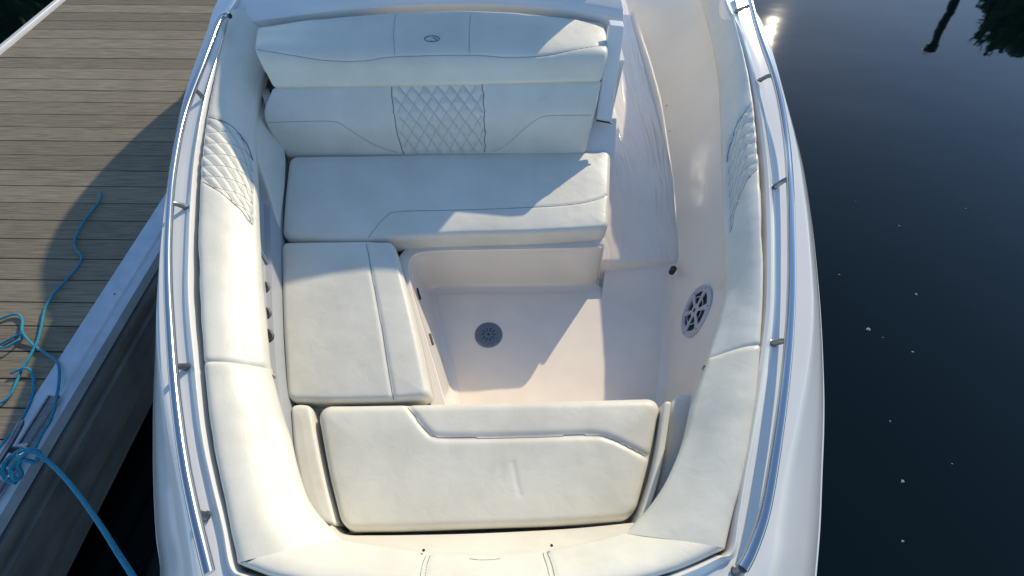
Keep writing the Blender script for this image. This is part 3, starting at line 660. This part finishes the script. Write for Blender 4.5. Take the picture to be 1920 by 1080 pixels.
# stowed walk-through door: a slim upright panel at the console's end
d0 = [Q(1118, 224, 1.80), Q(1147, 229, 1.80), Q(1171, 50, 2.08), Q(1143, 47, 2.08)]
th = np.array((0, .05, .0)); m = MB(); m.add(list(d0) + [p + th for p in d0], [(0, 1, 2, 3), (7, 6, 5, 4), (0, 4, 5, 1), (1, 5, 6, 2), (2, 6, 7, 3), (3, 7, 4, 0)])
dp = m.build('door_panel', M['gelcoat'], console, smooth=False)
bv = dp.modifiers.new('bevel', 'BEVEL'); bv.width = .006; bv.segments = 3
c = (d0[0] + d0[1]) / 2; m = MB().tube([d0[0] + np.array((0, -.002, -.004)), (d0[0] + d0[1]) / 2 + np.array((0, -.002, -.004)), d0[1] + np.array((0, -.002, -.004))], .004, 6); m.build('bottom_seal', M['rubber'], dp)
# base moulding below the door
m = MB(); a = [P(1090, 300, -.28), P(1152, 298, -.28), Q(1156, 222, 1.86), Q(1105, 222, 1.86)]
m.add(a + [p + np.array((0, .1, -.02)) for p in a], [(0, 1, 2, 3), (0, 4, 5, 1), (1, 5, 6, 2), (2, 6, 7, 3), (3, 7, 4, 0)]); m.build('bulkhead', M['gelcoat'], console, smooth=False)
# windshield (out of view, opaque, top outline shaped to cast the shade): wraps from starboard of the console to the port gunwale
WB = ext((.53, 2.62, .26), (.30, 2.50, .27), (0, 2.46, .27), (-.36, 2.48, .27), (-.62, 2.54, .25), (-.88, 2.66, .22), (-1.12, 2.9, .16), (-1.27, 3.2, .11), (-1.34, 3.6, .10), (-1.37, 3.95, .10), (-1.38, 4.2, .10), (-1.38, 4.42, .10))
WT = ext((.55, 2.72, .70), (.30, 2.70, .70), (0, 2.70, .73), (-.36, 2.76, .71), (-.62, 2.82, .66), (-.86, 2.94, .57), (-1.08, 3.12, .55), (-1.22, 3.42, .57), (-1.28, 3.75, .57), (-1.31, 4.05, .50), (-1.33, 4.28, .36), (-1.34, 4.40, .14))
a_, b_ = knots(WB, 120), knots(WT, 120)
ws = MB().grid(np.array([a_ * (1 - t) + b_ * t for t in np.linspace(0, 1, 6)])); ws.grid(np.array([(a_ * (1 - t) + b_ * t) + np.array((0, .006, 0)) for t in np.linspace(0, 1, 6)]))
wsh = ws.build('windshield', M['tint'], boat)
MB().tube(b_, .014, 10).build('frame', M['steel_dull'], wsh); MB().tube(a_, .012, 10).build('frame', M['steel_dull'], wsh)

# ------------------------------------------------------------ ropes
def rope(pts, r, name, label, n_=None):
    c = cat(pts, n_ or 160); m = MB(); 
    m.tube(c, r, 10); o = m.build(name, M['rope']); tag(o, label, 'rope'); return o
zr = ZD + .012
tail = [(190, 360), (186, 378), (165, 405), (150, 428), (140, 452), (143, 468), (153, 482), (146, 500), (120, 530), (96, 558), (84, 580), (78, 610), (70, 640), (55, 670), (40, 695), (22, 735), (0, 755), (-30, 740), (-40, 700), (-20, 660), (10, 640), (34, 628), (42, 632)]
pts = [P(u, v, zr) for u, v in tail]
pts += [P(30, 640, zr + .012), P(5, 652, zr + .012), P(-25, 640, zr), P(-30, 615, zr), P(0, 598, zr), P(30, 589, zr), P(42, 600, zr), P(42, 622, zr + .014), P(60, 645, zr), P(85, 662, zr), P(108, 680, zr + .006), P(111, 710, zr + .012), P(106, 745, zr + .012), P(96, 785, zr + .014), P(80, 812, zr + .02), P(66, 840, zr + .03)]
rope(pts, .0056, 'loose_rope', 'blue rope lying loose in a long wavy tail and loops on the dock boards', 420)
rope([P(62, 702, zr), P(60, 735, zr), P(40, 785, zr), P(0, 838, zr), P(-50, 860, zr)] if False else [P(20, 700, zr + .004), P(48, 690, zr + .012), P(62, 705, zr), P(60, 745, zr), P(38, 790, zr), P(0, 836, zr), P(-60, 880, zr)], .0056, 'rope_bight', 'short arc of blue rope crossing the boards beside the metal edging', 80)
# mooring line: wraps the cleat, then runs to the bow out of frame
lead = [cl(.02, .0, cz + .07), cl(.03, .03, cz + .06)]
wr = [P(30, 905, zr + .03), P(12, 900, zr + .035), P(6, 880, zr + .045), P(14, 862, zr + .05), P(36, 846, zr + .06), P(62, 843, zr + .07), P(74, 850, zr + .06), P(66, 866, zr + .05), P(44, 862, zr + .075), P(34, 872, zr + .07), P(40, 890, zr + .05), P(30, 900, zr + .055), P(20, 880, zr + .075), P(40, 856, zr + .085), P(64, 848, zr + .082)]
run = [P(100, 874, -.52), P(140, 918, -.44), P(185, 980, -.34), P(220, 1035, -.27), P(250, 1082, -.20), P(276, 1132, -.14), P(306, 1190, -.07), P(345, 1260, .01)]
rope(wr + run, .0075, 'mooring_line', 'bright blue mooring line knotted on the dock cleat and led taut to the bow', 300)

# ------------------------------------------------------------ flecks floating on the water
FLECK = ['pale fleck on the water, the nearest of all to the top edge', 'small pale fleck right under the mirrored lamp post', 'small fleck closest to the hull at mid height', 'bright fleck up and to the right of the largest fleck', 'largest and brightest pale fleck on the dark water',
    'faint tiny fleck just below and right of the largest fleck', 'pale fleck below and right of the largest, first of the lower half', 'faint lone speck halfway down the dark lower water', 'wide brownish fleck on the black lower water', 'pale fleck nearest to the bottom edge of the water', 'dim speck furthest right on the black lower water',
    'dim speck beside the hull in the upper water', 'faint speck in the middle of the upper water', 'tiny speck furthest right in the upper water']
for k, (u, v, r_) in enumerate([(1609, 103, .009), (1746, 127, .008), (1573, 515, .007), (1717, 552, .010), (1627, 617, .016), (1655, 633, .006), (1711, 660, .009), (1668, 790, .006), (1692, 903, .011), (1692, 1015, .008), (1785, 870, .005), (1603, 378, .005), (1686, 424, .007), (1810, 391, .006)]):
    r_ *= .85; c = P(u, v, ZW); a = np.arange(7) * 2 * math.pi / 7; rnd = [random.uniform(.5, 1.1) for _ in a]
    V = [c + np.array((0, 0, .006))] + [c + np.array((r_ * q * math.cos(t) * 1.3, r_ * q * math.sin(t), .002)) for q, t in zip(rnd, a)]
    o = link('floating_fleck', V, [(0, i + 1, (i + 1) % 7 + 1) for i in range(7)], M['debris'], None, False); tag(o, FLECK[k], 'fleck', 'flecks floating on the water')

# ------------------------------------------------------------ trees on the banks (seen only mirrored in the water)
mat('leaf', (.035, .06, .02), .6, var=.4, vscale=2); mat('bark', (.08, .06, .045), .9, var=.3, vscale=8)
def tree(x, y, h, r, label, n_=9000, low=.18):
    t = tag(empty('bank_tree', (x, y, ZW)), label, 'tree', 'trees on the banks')
    m = MB(); m.tube(cat([(x, y, ZW), (x + .1, y, ZW + h * .4), (x - .1, y + .1, ZW + h * .8)], 10), np.linspace(.2, .06, 10), 8).build('trunk', M['bark'], t)
    V = []; Fc = []; rg = np.random.RandomState(int(abs(x * 7 + y * 3)))
    blobs = []
    for q in range(30):
        br = rg.uniform(.25, .42) * r; bx = rg.uniform(-.72, .72) * r; blobs.append((bx, rg.uniform(-.5, .5) * r, max(low * h, (h - br * .9 - .25 * abs(bx)) * (rg.uniform(.35, 1) if q % 3 else rg.uniform(.95, 1))), br))
    for k in range(n_):
        b = blobs[k % 30]; d = rg.normal(size=3); d /= np.linalg.norm(d); q = b[3] * rg.uniform(.5, 1.1); c = np.array((x + b[0], y + b[1], ZW + b[2])) + d * q
        u = rg.normal(size=3); v2 = rg.normal(size=3); s_ = rg.uniform(.12, .26); u = u / np.linalg.norm(u) * s_; v2 = v2 / np.linalg.norm(v2) * s_
        i0 = len(V); V += [c - u, c - v2, c + u, c + v2]; Fc.append((i0, i0 + 1, i0 + 2, i0 + 3))
    link('crown', V, Fc, M['leaf'], t, False)

def mirror(u, v, D):
    """the point D metres away whose mirror image in the water stands at (u, v)"""
    d = ray(u, v); W0 = P(u, v, ZW); h = math.hypot(d.x, d.y); k = D / h
    return np.array((W0[0] + d.x * k, W0[1] + d.y * k, ZW - d.z * k))
def far_tree(u, v, D, r, h0, label):
    p = mirror(u, v, D); h = p[2] - ZW; tree(p[0], p[1], h + h0, r, label)
for k, (u, v, D, r, lab) in enumerate([(1905, 74, 15, 2.4, 'dark bushy tree mirrored at the top right of the water'), (2080, 108, 17, 2.6, 'broad dark tree mirrored beyond the right edge of the water'), (2250, 60, 17, 2.2, 'tall dark tree on the far right bank'),
        (40, 60, 15, 2.2, 'dark tree mirrored in the black water beyond the dock'), (-160, 120, 14, 2.4, 'dark tree further down the bank beyond the dock'), (170, 10, 17, 2.2, 'dark tree at the far end of the bank beyond the dock')]):
    far_tree(u, v, D, r, .4 if u < 400 else .0, lab)
lp = tag(empty('bank_lamp_post', mirror(1786, 10, 14) * np.array((1, 1, 0)) + np.array((0, 0, ZW))), 'thin dark lamp post with bent arm, mirrored in the water at top right', 'lamp post')
c = cat([mirror(1800, -160, 14), mirror(1792, -20, 14), mirror(1780, 22, 14), mirror(1768, 45, 14), mirror(1760, 68, 14), mirror(1753, 82, 14)], 30)
c[0][2] = ZW
MB().tube(c, np.linspace(.20, .10, 30), 8).build('pole', M['rubber'], lp)
MB().tube(cat([mirror(1758, 80, 14), mirror(1748, 90, 14), mirror(1731, 91, 14)], 8), [.08, .10, .13, .16, .17, .15, .11, .04], 8).build('lamp_head', M['rubber'], lp)
